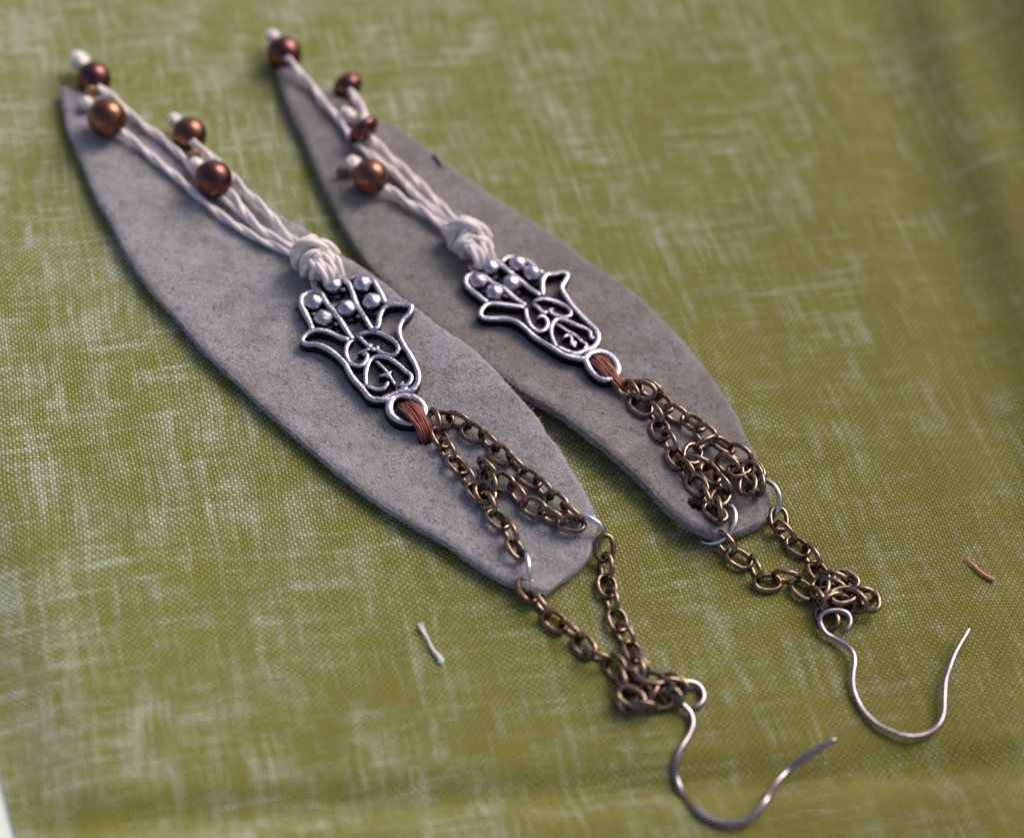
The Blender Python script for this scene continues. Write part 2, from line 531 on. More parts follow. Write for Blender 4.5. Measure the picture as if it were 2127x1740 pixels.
def leather(parent, left, right, zf, thick, mat, holes, seed):
    N_, M_ = 300, 64
    Lp = resample([at(x, y, zf) for x, y in left], N_)
    Rp = resample([at(x, y, zf) for x, y in right], N_)
    V = []
    for i in range(N_):
        a, b = Lp[i], Rp[i]
        ja = 0.012 * noise.noise(a * 9 + Vector((seed, 0, 0))); jb = 0.012 * noise.noise(b * 9 + Vector((0, seed, 0)))
        dd = (b - a); dd = dd.normalized() if dd.length > 1e-6 else Vector((1, 0, 0))
        a = a + dd * ja; b = b + dd * jb
        for j in range(M_ + 1):
            t = j / M_; t = 0.5 - 0.5 * math.cos(math.pi * t) * (1) if False else t
            p = a.lerp(b, t); z = zf(p.x, p.y)
            e = min(t, 1 - t) * (b - a).length          # distance from the edge: slightly rolled down
            z -= 0.03 * math.exp(-(e / 0.035) ** 2)
            V.append(Vector((p.x, p.y, z + 0.004 * noise.noise(p * 7))))
    F = []
    for i in range(N_ - 1):
        for j in range(M_):
            q = (i * (M_ + 1) + j, i * (M_ + 1) + j + 1, (i + 1) * (M_ + 1) + j + 1, (i + 1) * (M_ + 1) + j)
            c = (V[q[0]] + V[q[2]]) / 2
            if any((Vector((c.x - h.x, c.y - h.y)).length < r) for h, r in holes): continue
            F.append(q)
    n = len(V)
    W = V + [Vector((p.x, p.y, p.z - thick)) for p in V]
    G = list(F) + [tuple(k + n for k in reversed(q)) for q in F]
    cnt = {}
    for q in F:
        for a, b in zip(q, q[1:] + q[:1]):
            cnt[(a, b)] = 1
    for (a, b) in list(cnt):
        if (b, a) not in cnt: G.append((b, a, a + n, b + n))
    o = make('leather_feather', W, G, mat, parent, True, (W[0]))
    md = o.modifiers.new('edge', 'EDGE_SPLIT'); md.split_angle = math.radians(50)
    # short fibres standing out of the cut edge
    mb = MB(); rr = random.Random(seed)
    for side, E_, sg in ((Lp, Rp, 1), (Rp, Lp, 1)):
        for _ in range(1500):
            i = rr.randrange(4, N_ - 2)
            p = side[i]; out = (side[i] - E_[i]); out.z = 0
            if out.length < 0.05: continue
            out.normalize()
            z = zf(p.x, p.y) - rr.uniform(0.02, thick)
            base = Vector((p.x, p.y, z)) - out * 0.01
            tip = base + out * rr.uniform(0.02, 0.08) + Vector((rr.uniform(-.02, .02), rr.uniform(-.02, .02), rr.uniform(-.03, .012)))
            s = Vector((0, 0, 0.0035)); s2 = Vector((-out.y, out.x, 0)) * 0.0035
            mb.add([base + s, base - s + s2, base - s - s2, tip], [(0, 1, 2), (0, 1, 3), (1, 2, 3), (2, 0, 3)])
    fz = mb.build('edge_fibres', MT['fuzz'], o, smooth=False)
    fz['kind'] = 'stuff'
    return o


def empty(name, loc, label, cat, group=None):
    o = bpy.data.objects.new(name, None); COL.objects.link(o)
    o.location = Vector(loc) * CM; o['label'] = label; o['category'] = cat
    o.empty_display_size = 0.01
    if group: o['group'] = group
    return o


# ------------------------------------------------------------------ small parts
def bead(parent, px, py, rpx, zf, mat, axis_px, squash=1.0, name='metallic_bead', lift=0.0, label=None, hole=0.2):
    """a drilled round bead; axis_px: where in the photo its cord leaves"""
    r0 = rpx / 152.0
    c = at(px, py, lambda x, y: zf(x, y) + r0 * 0.98 + lift)
    r = rpx / pxcm(c)
    q = at(axis_px[0], axis_px[1], max(0.05, c.z - r * 0.35)); ax = (q - c).normalized()
    prof = []
    n = 22; h = hole
    for i in range(n + 1):
        a = math.asin(h) + (math.pi - 2 * math.asin(h)) * i / n
        prof.append((math.sin(a), math.cos(a) * squash))
    e = math.cos(math.asin(h)) * squash
    prof = [(h * 0.8, e * 0.6)] + [(h * 0.85, e * 0.97)] + prof + [(h * 0.85, -e * 0.97)] + [(h * 0.8, -e * 0.6)]
    u = ax.orthogonal().normalized(); v = ax.cross(u); m = 28
    V = []; F = []
    for (rr, hh) in prof:
        for k in range(m):
            a = 2 * math.pi * k / m
            V.append(c + (u * math.cos(a) + v * math.sin(a)) * rr * r + ax * hh * r)
    K = len(prof)
    for i in range(K):
        j = (i + 1) % K
        for k in range(m):
            l = (k + 1) % m
            F.append((i * m + k, i * m + l, j * m + l, j * m + k))
    o = make(name, V, F, mat, parent, True, c)
    if label: o['label'] = label
    return c, r, ax, o


def end_knot(parent, px, py, rx, ry, zf, lift=0.0):
    c = at(px, py, lambda x, y: zf(x, y) + min(rx, ry) / 150.0 + lift)
    k = pxcm(c); mb = MB()
    r = min(rx, ry) / k
    for q in range(3):      # three small turns of cord
        P = []
        tilt = Vector((rnd.uniform(-.4, .4), rnd.uniform(-.4, .4), 1)).normalized()
        if q == 1: tilt = Vector((1, .3, .2)).normalized()
        u = tilt.orthogonal().normalized(); v = tilt.cross(u)
        for a in range(10):
            t = 2 * math.pi * a / 10
            P.append(c + (u * math.cos(t) * rx / k * 0.6 + v * math.sin(t) * ry / k * 0.6) + tilt * (q - 1) * r * 0.25)
        tube(mb, catmull(P, 0.04, True), r * 0.42, 8, closed=True)
    ball(mb, c, r * 0.75, 1, 1, 0.9, 12, 8, 0.2)
    mb.build('end_knot', MT['knot'], parent, c)


def seed_bead(parent, px, py, rpx, zf, mat, lift=0.0, label=None):
    c = at(px, py, lambda x, y: zf(x, y) + rpx / 150.0 + lift); r = rpx / pxcm(c); mb = MB()
    ax = Vector((0.6, -0.7, 0.1)).normalized(); u = ax.orthogonal().normalized(); v = ax.cross(u)
    C = [c + (u * math.cos(t) + v * math.sin(t)) * r * 0.58 for t in [2 * math.pi * k / 20 for k in range(20)]]
    tube(mb, C, r * 0.46, 10, closed=True)
    o = mb.build('seed_bead', mat, parent, c)
    if label: o['label'] = label


def cord(parent, pts, zf, phase=0.0, r=0.034, lift=0.0, zs=None, pitch=0.95):
    P = []
    for i, (x, y) in enumerate(pts):
        l = lift if zs is None else zs[min(i, len(zs) - 1)]
        P.append(at(x, y, lambda a, b: zf(a, b) + 0.055 + l))
    C = catmull(P, 0.035); mb = MB()
    plies(mb, C, r, r * 0.66, pitch, 2, phase, 8)
    wisps(mb, C, 26, 0.06)
    return mb.build('cord_strand', MT['cord'], parent, C[0])


def wisps(mb, C, n, reach):
    """fine loose fibres standing off a cord"""
    for _ in range(n):
        i = rnd.randrange(len(C) - 1)
        d = Vector((rnd.uniform(-1, 1), rnd.uniform(-1, 1), rnd.uniform(-.3, 1))).normalized()
        a = C[i] + d * 0.05; k = reach * rnd.uniform(.5, 1.4)
        tube(mb, [a, a + d * k * 0.5 + (C[i + 1] - C[i]) * rnd.uniform(0, 1), a + d * k * 0.6 + (C[i + 1] - C[i]) * rnd.uniform(0.5, 2)], 0.0025, 3, caps=False)


def big_knot(parent, pa, pb, zf, rpx, px_turns, seed):
    """a gathering knot: turns of cord wound round the bundle from photo point pa to pb"""
    rr = random.Random(seed)
    A = at(pa[0], pa[1], lambda x, y: zf(x, y) + 0.20); B = at(pb[0], pb[1], lambda x, y: zf(x, y) + 0.22)
    ax = (B - A); L = ax.length; ax.normalize(); k = pxcm((A + B) / 2); R = rpx / k
    u = Vector((0, 0, 1)) - ax * ax.z; u.normalize(); v = ax.cross(u)
    mb = MB()
    ball(mb, (A + B) / 2, R * 0.62, 1, 1, 0.8, 16, 10, 0.1)
    for q in range(px_turns):
        s = (q + 0.5) / px_turns
        rad = R * (0.62 + 0.22 * math.sin(math.pi * min(1, s * 1.05)))
        tilt = rr.uniform(-0.28, 0.28); tilt2 = rr.uniform(-0.35, 0.35); P = []
        for a in range(14):
            t = 2 * math.pi * a / 14
            P.append(A + ax * (L * s + (tilt * math.cos(t) + tilt2 * math.sin(t)) * R * 0.7) + (u * math.cos(t) * 0.85 + v * math.sin(t)) * rad * (1 + 0.06 * rr.uniform(-1, 1)))
        C = catmull(P, 0.03, True)
        plies(mb, C + [C[0]], R * 0.165, R * 0.145, R * 2.2, 2, rr.uniform(0, 6), 8)
    # one turn crossing over the top
    P = [A + ax * L * 0.12 + v * R * 0.8 + u * R * 0.25, A + ax * L * 0.35 + v * R * 0.25 + u * R * 0.85, A + ax * L * 0.6 - v * R * 0.45 + u * R * 0.8, A + ax * L * 0.8 - v * R * 0.95 + u * R * 0.1]
    plies(mb, catmull(P, 0.03), R * 0.21, R * 0.14, R * 3, 2, 1, 8)
    o = mb.build('gathering_knot', MT['knot'], parent, A)
    # neck: loops of cord that hold the charm
    for q, off in enumerate((-0.55, -0.18, 0.2, 0.55)):
        mb = MB()
        D = [B - ax * L * 0.25 + v * R * off * 0.9 + u * R * 0.45, B + ax * L * 0.12 + v * R * off * 0.95 + u * R * 0.42,
             B + ax * L * 0.36 + v * R * off * 0.8 + u * R * 0.15, B + ax * L * 0.42 + v * R * off * 0.7 - u * R * 0.35]
        plies(mb, catmull(D, 0.03), R * 0.15, R * 0.09, R * 2.2, 2, q * 1.3, 8)
        mb.build('neck_loop', MT['cord'], o, D[0])
    return o


# chain link: one shared mesh, long axis X, lying in XY
def link_mesh():
    mb = MB(); L, W, r = 0.39, 0.288, 0.0355; C = []
    hl, hw = L / 2 - r, W / 2 - r
    for k in range(28):
        t = 2 * math.pi * k / 28
        c, s = math.cos(t), math.sin(t)
        C.append(Vector((math.copysign(abs(c) ** 0.85, c) * hl, math.copysign(abs(s) ** 0.85, s) * hw, 0)))
    tube(mb, C, r, 8, closed=True)
    me = bpy.data.meshes.new('chain_link')
    me.from_pydata([(p * CM)[:] for p in mb.v], [], mb.f); me.materials.append(MT['brass'])
    me.polygons.foreach_set('use_smooth', [True] * len(me.polygons))
    return me


LINK = link_mesh()


def link(parent, c, t, roll, pitch_up=0.0, sc=1.0):
    t = t.normalized(); s = Vector((0, 0, 1)).cross(t)
    s = s.normalized() if s.length > 1e-3 else Vector((1, 0, 0))
    n = t.cross(s)
    y = s * math.cos(roll) + n * math.sin(roll); z = t.cross(y)
    o = bpy.data.objects.new('chain_link', LINK); COL.objects.link(o)
    Mx = Matrix((t, y, z)).transposed().to_4x4() @ Matrix.Scale(sc, 4)
    o.rotation_mode = 'QUATERNION'
    o.rotation_quaternion = Mx.to_quaternion(); o.scale = (sc, sc, sc)
    o.location = c * CM
    hang(o, parent)
    return o


def chain(parent, pts, zf, start=0, pitch=0.248, lift=0.0, base_roll=20, zs=None, seed=0):
    rr = random.Random(seed * 7 + 3)
    P = []
    for i, (x, y) in enumerate(pts):
        l = lift if zs is None else zs[min(i, len(zs) - 1)]
        P.append(at(x, y, lambda a, b: zf(a, b) + 0.10 + l))
    C = catmull(P, 0.02); L = [0.0]
    for a, b in zip(C, C[1:]): L.append(L[-1] + (b - a).length)
    n = max(1, int(round(L[-1] / pitch))); st = L[-1] / n; k = 0

    def pos(s):
        kk = 0
        s = max(0, min(L[-1], s))
        while kk < len(L) - 2 and L[kk + 1] < s: kk += 1
        return C[kk].lerp(C[kk + 1], (s - L[kk]) / max(1e-9, L[kk + 1] - L[kk]))
    for i in range(n + 1):
        s = st * i
        p = pos(s); t = pos(s + 0.11) - pos(s - 0.11)
        flat = (i + start) % 2 == 0
        roll = math.radians((base_roll * 0.6 if flat else base_roll * 0.6 + 80) + rr.uniform(-14, 14))
        p = p + Vector((rr.uniform(-.012, .012), rr.uniform(-.012, .012), 0))
        p.z += (-0.035 if flat else 0.01)
        link(parent, p, t, roll)


def loose_links(parent, lst, zf):
    """(px, py, direction in degrees in the photo, roll, lift)"""
    for (x, y, ang, roll, lift) in lst:
        a = math.radians(ang)
        c = at(x, y, lambda p, q: zf(p, q) + 0.09 + lift)
        d = at(x + 20 * math.cos(a), y + 20 * math.sin(a), c.z) - c
        link(parent, c, d, math.radians(roll))


def ring(parent, c, e1, e2, r, wire=0.036, gap=(0, 0), name='jump_ring'):
    e1 = e1.normalized(); e2 = (e2 - e1 * e1.dot(e2)).normalized(); mb = MB()
    n = 40
    C = [c + (e1 * math.cos(t) + e2 * math.sin(t)) * r for t in [2 * math.pi * k / n for k in range(n)]]
    tube(mb, C, wire, 10, closed=True)
    return mb.build(name, MT['ring'], parent, c)


def ear_hook(parent, pts, zs, wire):
    P = [at(x, y, lambda a, b: z_cloth(a, b) + z) for (x, y), z in zip(pts, zs)]
    C = catmull(P, 0.04); mb = MB()
    n = len(C)
    tube(mb, C, wire, 12, rfun=lambda t: 1 - 0.25 * max(0, (0.02 - min(t, 1 - t)) / 0.02))
    mb.build('ear_hook', MT['wire'], parent, C[0])


def charm(parent, org, s, frame_strokes, scroll_strokes, balls, crumbs, zf, top, wf, ws, rb, plates):
    """cast hand-shaped charm in openwork; strokes are traced on its upper face"""
    def P(pts, h): return [at(x, y, lambda a, b: zf(a, b) + h) for x, y in zc(org, s, pts)]
    k = 160.0
    mb = MB()
    for pts in frame_strokes:
        wd = wf
        if isinstance(pts[0], (int, float)): wd, pts = pts[0], pts[1]
        C = [Vector((p.x, p.y, p.z - top)) for p in catmull(P(pts, top), 0.035)]
        stroke(mb, C, wd, top, 0.012)
    ch = mb.build('hand_charm', MT['silver'], parent, attr=True)
    ch['label'] = 'antiqued silver openwork charm shaped like an open hand'
    for pts in scroll_strokes:
        mb = MB()
        wd = ws
        if isinstance(pts[0], (int, float)): wd, pts = pts[0], pts[1]
        C = [Vector((p.x, p.y, p.z - top)) for p in catmull(P(pts, top * 0.9), 0.03)]
        stroke(mb, C, wd, top * 0.92, 0.02)
        mb.build('scroll', MT['silver'], ch, attr=True)
    for (x, y) in balls:
        c = P([(x, y)], top * 0.72)[0]; mb = MB()
        ball(mb, c, rb, 1, 1, 0.85, 20, 14, 0.12, relief=True)
        n0 = len(mb.a); g = c.copy(); g.z -= top * 0.55
        ball(mb, g, rb * 1.45, 1, 1, 0.22, 16, 6, 0.35); mb.a[n0:] = [0.0] * (len(mb.a) - n0)
        mb.build('round_granule', MT['silver'], ch, c, attr=True)
    mb = MB()
    for (x, y, rr_) in crumbs:
        c = P([(x, y)], top * 0.6)[0]
        ball(mb, c, rr_, 1.3, 0.8, 0.8, 8, 6, 0.1)
    if crumbs: mb.build('connector_crumbs', MT['silver'], ch, attr=True)
    return ch


def silk(parent, pts, wpx, zf, zs, seed, flat=0.45):
    """a bundle of fine silk threads"""
    rr = random.Random(seed); P = []; W = []
    for (x, y), l in zip(pts, zs):
        p = at(x, y, lambda a, b: zf(a, b) + l); P.append(p)
    C = catmull(P, 0.03); T, N = frames(C); n = len(C); mb = MB()
    for q in range(46):
        a = rr.uniform(-1, 1); b = rr.uniform(-1, 1); ph = rr.uniform(0, 6)
        D = []
        for i in range(n):
            t = i / (n - 1); w0 = (wpx[0] * (1 - t) + wpx[1] * t) / 160.0 / 2
            S = T[i].cross(N[i])
            tw = 0.5 * math.sin(t * 2.0 + ph * 0.1)
            D.append(C[i] + S * (a * w0 * (1 - 0.1 * math.sin(t * 9 + ph))) + N[i] * (b * w0 * flat * math.sqrt(max(0, 1 - a * a)) + 0.006 * math.sin(t * 11 + ph)))
        tube(mb, D, 0.0155, 6)
    return mb.build('silk_tie', MT['silk'], parent, C[0])


# =================================================================== LEFT EARRING
GRP = 'pair of suede feather earrings with hand charms'
EL = empty('earring', at(700, 700, 0), 'left earring of the pair, pale grey suede feather lying on top, four beads', 'earring', GRP)
ER = empty('earring', at(1200, 700, 0), 'right earring of the pair, browner suede feather tucked underneath, one bead ring-shaped', 'earring', GRP)

L_right = [(124, 178), (146, 182), (176, 192), (206, 198), (238, 206), (261, 218), (296, 246), (330, 274), (353, 290), (441, 332), (492, 363), (538, 421), (584, 444), (630, 470),
           (665, 493), (700, 522), (746, 548), (780, 572), (809, 593), (836, 616), (869, 639), (906, 669), (933, 688), (965, 708), (1005, 742), (1045, 783), (1077, 820), (1100, 845), (1120, 866), (1136, 896),
           (1160, 926), (1183, 963), (1201, 995), (1224, 1034), (1241, 1072), (1240, 1092), (1233, 1117), (1226, 1147), (1206, 1173), (1176, 1198)]
L_left = [(124, 178), (130, 209), (141, 264), (160, 310), (178, 352), (197, 398), (220, 439), (238, 472), (268, 530), (310, 592), (370, 660), (423, 722), (500, 795), (560, 852), (620, 905), (680, 957), (740, 1006),
          (800, 1048), (860, 1085), (906, 1111), (936, 1129), (975, 1157), (1021, 1187), (1050, 1203), (1085, 1215), (1108, 1223), (1134, 1230)]
holes_L = [(at(1086, 1150, z_left), 0.085), (at(1196, 1078, z_left), 0.085), (at(884, 912, z_left), 0.10)]
leather(EL, L_left, L_right, z_left, 0.095, MT['suede_l'], holes_L, 3)

R_right = [(575, 130), (600, 136), (632, 156), (661, 177), (684, 187), (700, 197), (745, 222), (790, 248), (823, 265), (857, 286), (900, 316), (960, 359), (1020, 402), (1047, 420), (1073, 438), (1107, 459), (1144, 482), (1176, 503),
           (1206, 528), (1234, 549), (1269, 570), (1300, 592), (1335, 620), (1380, 665), (1422, 708), (1463, 760), (1479, 778), (1493, 801), (1516, 836), (1534, 864), (1543, 889), (1557, 914),
           (1576, 951), (1592, 990), (1604, 1016), (1603, 1036), (1600, 1060), (1583, 1081), (1560, 1092), (1532, 1104)]
R_left = [(575, 130), (581, 154), (592, 191), (608, 233), (629, 274), (647, 318), (666, 362), (684, 399), (700, 435), (723, 479), (746, 516), (769, 548), (800, 583), (850, 628), (910, 678), (980, 734),
          (1040, 778), (1095, 815), (1125, 832), (1160, 852), (1206, 886), (1260, 928), (1310, 972), (1350, 1010), (1372, 1036), (1400, 1062), (1435, 1086), (1470, 1102), (1502, 1112)]
holes_R = [(at(1447, 1046, z_right), 0.12), (at(1492, 1050, z_right), 0.10), (at(1560, 1016, z_right), 0.085), (at(1303, 812, z_right), 0.08)]
leather(ER, R_left, R_right, z_right, 0.13, MT['suede_r'], holes_R, 8)

# cords and beads, left
cord(EL, [(233, 255), (241, 260), (270, 287), (298, 310), (330, 338), (365, 366), (398, 396), (435, 428), (469, 454), (504, 477), (540, 498), (575, 513), (612, 532), (640, 538)], z_left, 0, zs=[.12, .10, .04, .02])
cord(EL, [(203, 180), (213, 187), (238, 206), (275, 241), (307, 267), (337, 287), (362, 310), (384, 332), (408, 362), (440, 395), (480, 424), (510, 450), (545, 482), (590, 508), (635, 525)], z_left, 1.1, zs=[.16, .12, .05, .02])
cord(EL, [(398, 292), (404, 299), (430, 317), (456, 341), (487, 371), (511, 397), (538, 421), (561, 444), (582, 472), (612, 500), (640, 515)], z_left, 2.0, zs=[.14, .11, .05])
cord(EL, [(450, 378), (458, 383), (474, 398), (492, 415), (512, 446), (538, 472), (561, 489), (596, 508), (630, 522)], z_left, 0.6, r=0.037, zs=[.14, .12, .08, .06, .05])
bead(EL, 195, 164, 36, z_bare, MT['red_bead'], (213, 190), label='dark red metallic bead at the feather tip')
bead(EL, 222, 245, 41, z_left, MT['bronze_bead'], (246, 266), label='copper bronze metallic bead')
bead(EL, 393, 280, 37, z_bare, MT['olive_bead'], (410, 303), label='olive bronze metallic bead', lift=0.05)
bead(EL, 443, 372, 40, z_left, MT['red_bead'], (461, 388), label='dark red metallic bead beside the twisted cords')
end_knot(EL, 165, 127, 20, 24, z_bare, 0.12)
end_knot(EL, 180, 215, 15, 15, z_left)
end_knot(EL, 362, 250, 15, 16, z_bare, 0.12)
end_knot(EL, 408, 342, 17, 16, z_left, 0.05)
end_knot(EL, 219, 196, 12, 10, z_left, 0.05)
seed_bead(EL, 189, 192, 15, z_left, MT['seed'], 0.05, 'tiny translucent amber bead')
seed_bead(EL, 404, 323, 16, z_left, MT['seed'], 0.05, 'tiny translucent amber bead')
big_knot(EL, (628, 516), (675, 558), z_left, 42, 4, 5)

# cords and beads, right
cord(ER, [(597, 121), (606, 129), (629, 159), (652, 182), (670, 210), (696, 237), (717, 267), (740, 298), (760, 315), (783, 336), (810, 352), (838, 380), (868, 410), (905, 440), (945, 468)], z_right, 0.3, zs=[.2, .14, .06, .03])
cord(ER, [(728, 190), (733, 196), (744, 214), (757, 234), (758, 262), (770, 283), (792, 309), (818, 334), (843, 355), (869, 380), (892, 403), (920, 432), (950, 460)], z_right, 1.9, r=0.038, zs=[.2, .14, .1, .1, .1, .1, .07])
cord(ER, [(793, 382), (799, 389), (823, 403), (846, 420), (878, 438), (910, 462), (945, 484)], z_right, 0.9, r=0.038, zs=[.12, .10, .05])
cord(ER, [(768, 318), (800, 340), (832, 372), (860, 402), (888, 425), (918, 447), (950, 474)], z_right, 2.8, zs=[.03])
bead(ER, 590, 112, 37, z_bare, MT['red_bead'], (608, 132), label='dark red metallic bead at the far tip')
bead(ER, 722, 180, 33, z_bare, MT['red_bead'], (736, 200), label='dark red metallic bead hanging off the feather edge', squash=0.8)
bead(ER, 755, 271, 37, z_right, MT['red_bead'], (783, 303), label='flat ring-shaped dark red bead on a cord', squash=0.52, hole=0.34, name='ring_bead', lift=0.0)
bead(ER, 769, 368, 38, z_right, MT['bronze_bead'], (800, 390), label='copper coloured metallic bead')
end_knot(ER, 566, 76, 15, 15, z_bare, 0.15)
end_knot(ER, 723, 238, 15, 24, z_right, 0.02)
end_knot(ER, 734, 341, 20, 17, z_right, 0.04)
seed_bead(ER, 712, 357, 15, z_right, MT['seed_dark'], 0.0, 'tiny translucent rose brown bead')
seed_bead(ER, 731, 222, 13, z_right, MT['seed_dark'], 0.0, 'tiny translucent rose brown bead')
big_knot(ER, (948, 470), (990, 520), z_right, 40, 4, 9)

# charms
OL = (560, 480); SL = .2304
charm(EL, OL, SL,
      [[(1250, 1400), (1160, 1440), (1060, 1480), (990, 1510), (900, 1480), (830, 1390), (740, 1290), (680, 1180), (600, 1100), (510, 1040), (410, 1005), (330, 1000), (295, 970), (320, 925), (380, 890), (450, 880), (550, 900), (640, 940), (720, 965)],
       [(385, 885), (370, 820), (330, 740), (285, 650), (290, 580), (340, 540), (400, 525), (460, 540)],
       [(395, 400), (400, 480), (460, 540), (520, 640), (590, 720), (650, 810), (710, 900), (750, 960)],
       [(610, 350), (650, 400), (700, 450), (740, 510), (770, 610), (830, 720), (890, 820), (930, 880)],
       [(690, 440), (760, 405), (840, 395), (920, 420), (970, 490), (1010, 560), (1045, 640)],
       [(920, 885), (975, 850), (990, 770), (1020, 700), (1075, 655), (1150, 645), (1230, 648), (1280, 660), (1265, 720), (1205, 780), (1168, 860), (1180, 950), (1220, 1030), (1270, 1110), (1320, 1200), (1345, 1290), (1330, 1370), (1270, 1420), (1180, 1440)],
       [0.075, [(1150, 1450), (1220, 1430), (1290, 1420), (1330, 1380)]],
       [0.085, [(930, 1490), (1010, 1508), (1080, 1500), (1150, 1470)]],
       [0.10, [(1300, 1490), (1210, 1462), (1130, 1485), (1088, 1530), (1082, 1600), (1118, 1660), (1190, 1697), (1285, 1706), (1365, 1675), (1398, 1605), (1372, 1530), (1300, 1480), (1255, 1468)]]],
      [[(760, 945), (705, 1000), (690, 1090), (735, 1175), (820, 1200), (870, 1150), (880, 1095), (835, 1075)],
       [0.06, [(800, 925), (860, 990), (915, 1035), (960, 1060)]],
       [(780, 930), (860, 900), (960, 892), (1060, 930), (1140, 990), (1165, 1050), (1120, 1105), (1040, 1090), (970, 1050), (990, 1015)],
       [(870, 1380), (868, 1260), (900, 1160), (950, 1115), (1050, 1115), (1140, 1165), (1220, 1230), (1280, 1285), (1262, 1355), (1200, 1385), (1175, 1350)],
       [(880, 1375), (950, 1400), (1030, 1400), (1075, 1335)],
       [0.045, [(955, 1150), (1040, 1235), (1095, 1310), (1135, 1375)]],
       [0.045, [(990, 1290), (1050, 1280), (1110, 1245)]],
       [0.05, [(1165, 1050), (1205, 1040)]],
       [0.10, [(880, 1000), (920, 1035)]], [0.085, [(1055, 1270), (1095, 1300)]], [0.045, [(915, 1040), (860, 1060), (800, 1080)]], [0.07, [(1180, 1340), (1210, 1360)]]],
      [(575, 490), (395, 640), (485, 790), (695, 700), (840, 480), (925, 640)],
      [(665, 530, 0.035), (805, 770, 0.035), (400, 750, 0.03), (600, 840, 0.03)], z_left, 0.17, 0.076, 0.068, 0.130, None)
OR = (900, 420)
charm(ER, OR, SL,
      [[(1330, 1380), (1200, 1370), (1060, 1290), (940, 1210), (830, 1120), (740, 1060), (640, 1030), (530, 1030), (455, 1025), (425, 990), (450, 940), (505, 905), (600, 908), (700, 918), (830, 930)],
       [(495, 895), (420, 840), (350, 780), (295, 720), (300, 660), (345, 635), (400, 640)],
       [(330, 540), (350, 600), (380, 625), (450, 650), (540, 720), (640, 770), (740, 850), (840, 920)],
       [(550, 490), (620, 560), (720, 640), (800, 700), (880, 770), (970, 835)],
       [(620, 540), (650, 490), (750, 478), (840, 515), (920, 575), (995, 635)],
       [(990, 840), (985, 760), (990, 690), (1030, 640), (1100, 635), (1165, 618), (1215, 645), (1190, 700), (1160, 750), (1190, 820), (1250, 910), (1330, 1000), (1400, 1070), (1470, 1140), (1490, 1220), (1450, 1290), (1380, 1320), (1300, 1350), (1220, 1345)],
       [0.085, [(1200, 1372), (1290, 1385), (1350, 1400), (1385, 1395)]],
       [0.095, [(1420, 1350), (1375, 1395), (1400, 1465), (1455, 1530), (1535, 1575), (1620, 1568), (1668, 1500), (1648, 1420), (1590, 1355), (1505, 1325), (1420, 1345), (1390, 1370)]]],
      [[(835, 930), (850, 1030), (890, 1105), (970, 1145), (1025, 1110), (1030, 1050), (990, 1010), (940, 1025)],
       [0.05, [(890, 890), (940, 930), (990, 980), (1040, 970)]],
       [(900, 880), (970, 860), (1060, 862), (1150, 890), (1230, 940), (1240, 1000), (1170, 1020), (1090, 990), (1050, 960), (1095, 945)],
       [(1110, 1290), (1070, 1190), (1070, 1100), (1110, 1040), (1190, 1045), (1290, 1090), (1410, 1140), (1425, 1200), (1470, 1205)],
       [0.045, [(1110, 1080), (1200, 1140), (1290, 1190), (1350, 1250)]],
       [0.045, [(1175, 1205), (1215, 1180), (1250, 1210), (1250, 1260), (1290, 1290)]],
       [0.045, [(1330, 1230), (1385, 1275), (1350, 1320)]],
       [(1110, 1285), (1210, 1325), (1300, 1345)],
       [0.09, [(985, 975), (1020, 985)]], [0.08, [(1250, 1230), (1290, 1270)]], [0.075, [(1430, 1200), (1455, 1215)]]],
      [(510, 590), (405, 715), (550, 820), (705, 735), (760, 560), (890, 645)],
      [(815, 755, 0.035), (660, 848, 0.035), (680, 600, 0.03)], z_right, 0.17, 0.072, 0.062, 0.130, None)

# silk ties between charm and chain
silk(EL, zc((560, 480), SL, [(1235, 1560), (1300, 1620), (1370, 1720), (1405, 1800), (1420, 1880)]), (38, 30), z_left, (0.06, 0.22, 0.16, 0.11, -0.05), 2)
silk(ER, zc((900, 420), SL, [(1470, 1400), (1540, 1470), (1620, 1560), (1680, 1640), (1735, 1700)]), (34, 26), z_right, (0.06, 0.20, 0.14, 0.10, 0.0), 4)

# upper chains, left
O6 = (860, 820)
chain(EL, zc(O6, SL, [(180, 240), (235, 380), (300, 500), (390, 620), (490, 750), (560, 850), (640, 940), (690, 1040), (780, 1130), (850, 1230), (930, 1370)]), z_left, 1, seed=1, base_roll=-25)
chain(EL, zc(O6, SL, [(230, 215), (370, 225), (490, 290), (590, 350), (700, 440), (790, 530), (920, 620), (1000, 710), (1110, 790), (1190, 870), (1290, 960), (1420, 1060)]), z_left, 0, seed=2, base_roll=25, lift=0.02)
chain(EL, zc(O6, SL, [(660, 660), (740, 730), (880, 830), (970, 940), (1110, 1020), (1200, 1090), (1300, 1130), (1420, 1150)]), z_left, 1, seed=3, base_roll=20, lift=0.03)
loose_links(EL, [(*zc(O6, SL, [(690, 800)])[0], 70, 70, .04), (*zc(O6, SL, [(640, 880)])[0], 60, 15, .05), (*zc(O6, SL, [(640, 760)])[0], 80, 60, .02)], z_left)
# jump rings, left
c = at(1093, 1186, z_left); c.z = z_left(c.x, c.y) - 0.06
e = at(1097, 1215, 0.1) - at(1090, 1150, 0.1)
ring(EL, c, e, Vector((0, 0, 1)), 0.27)
c = at(1222, 1094, z_left); c.z = z_left(c.x, c.y) - 0.06
e = at(1248, 1106, 0.1) - at(1198, 1083, 0.1)
ring(EL, c, e, Vector((0, 0, 1)), 0.24)
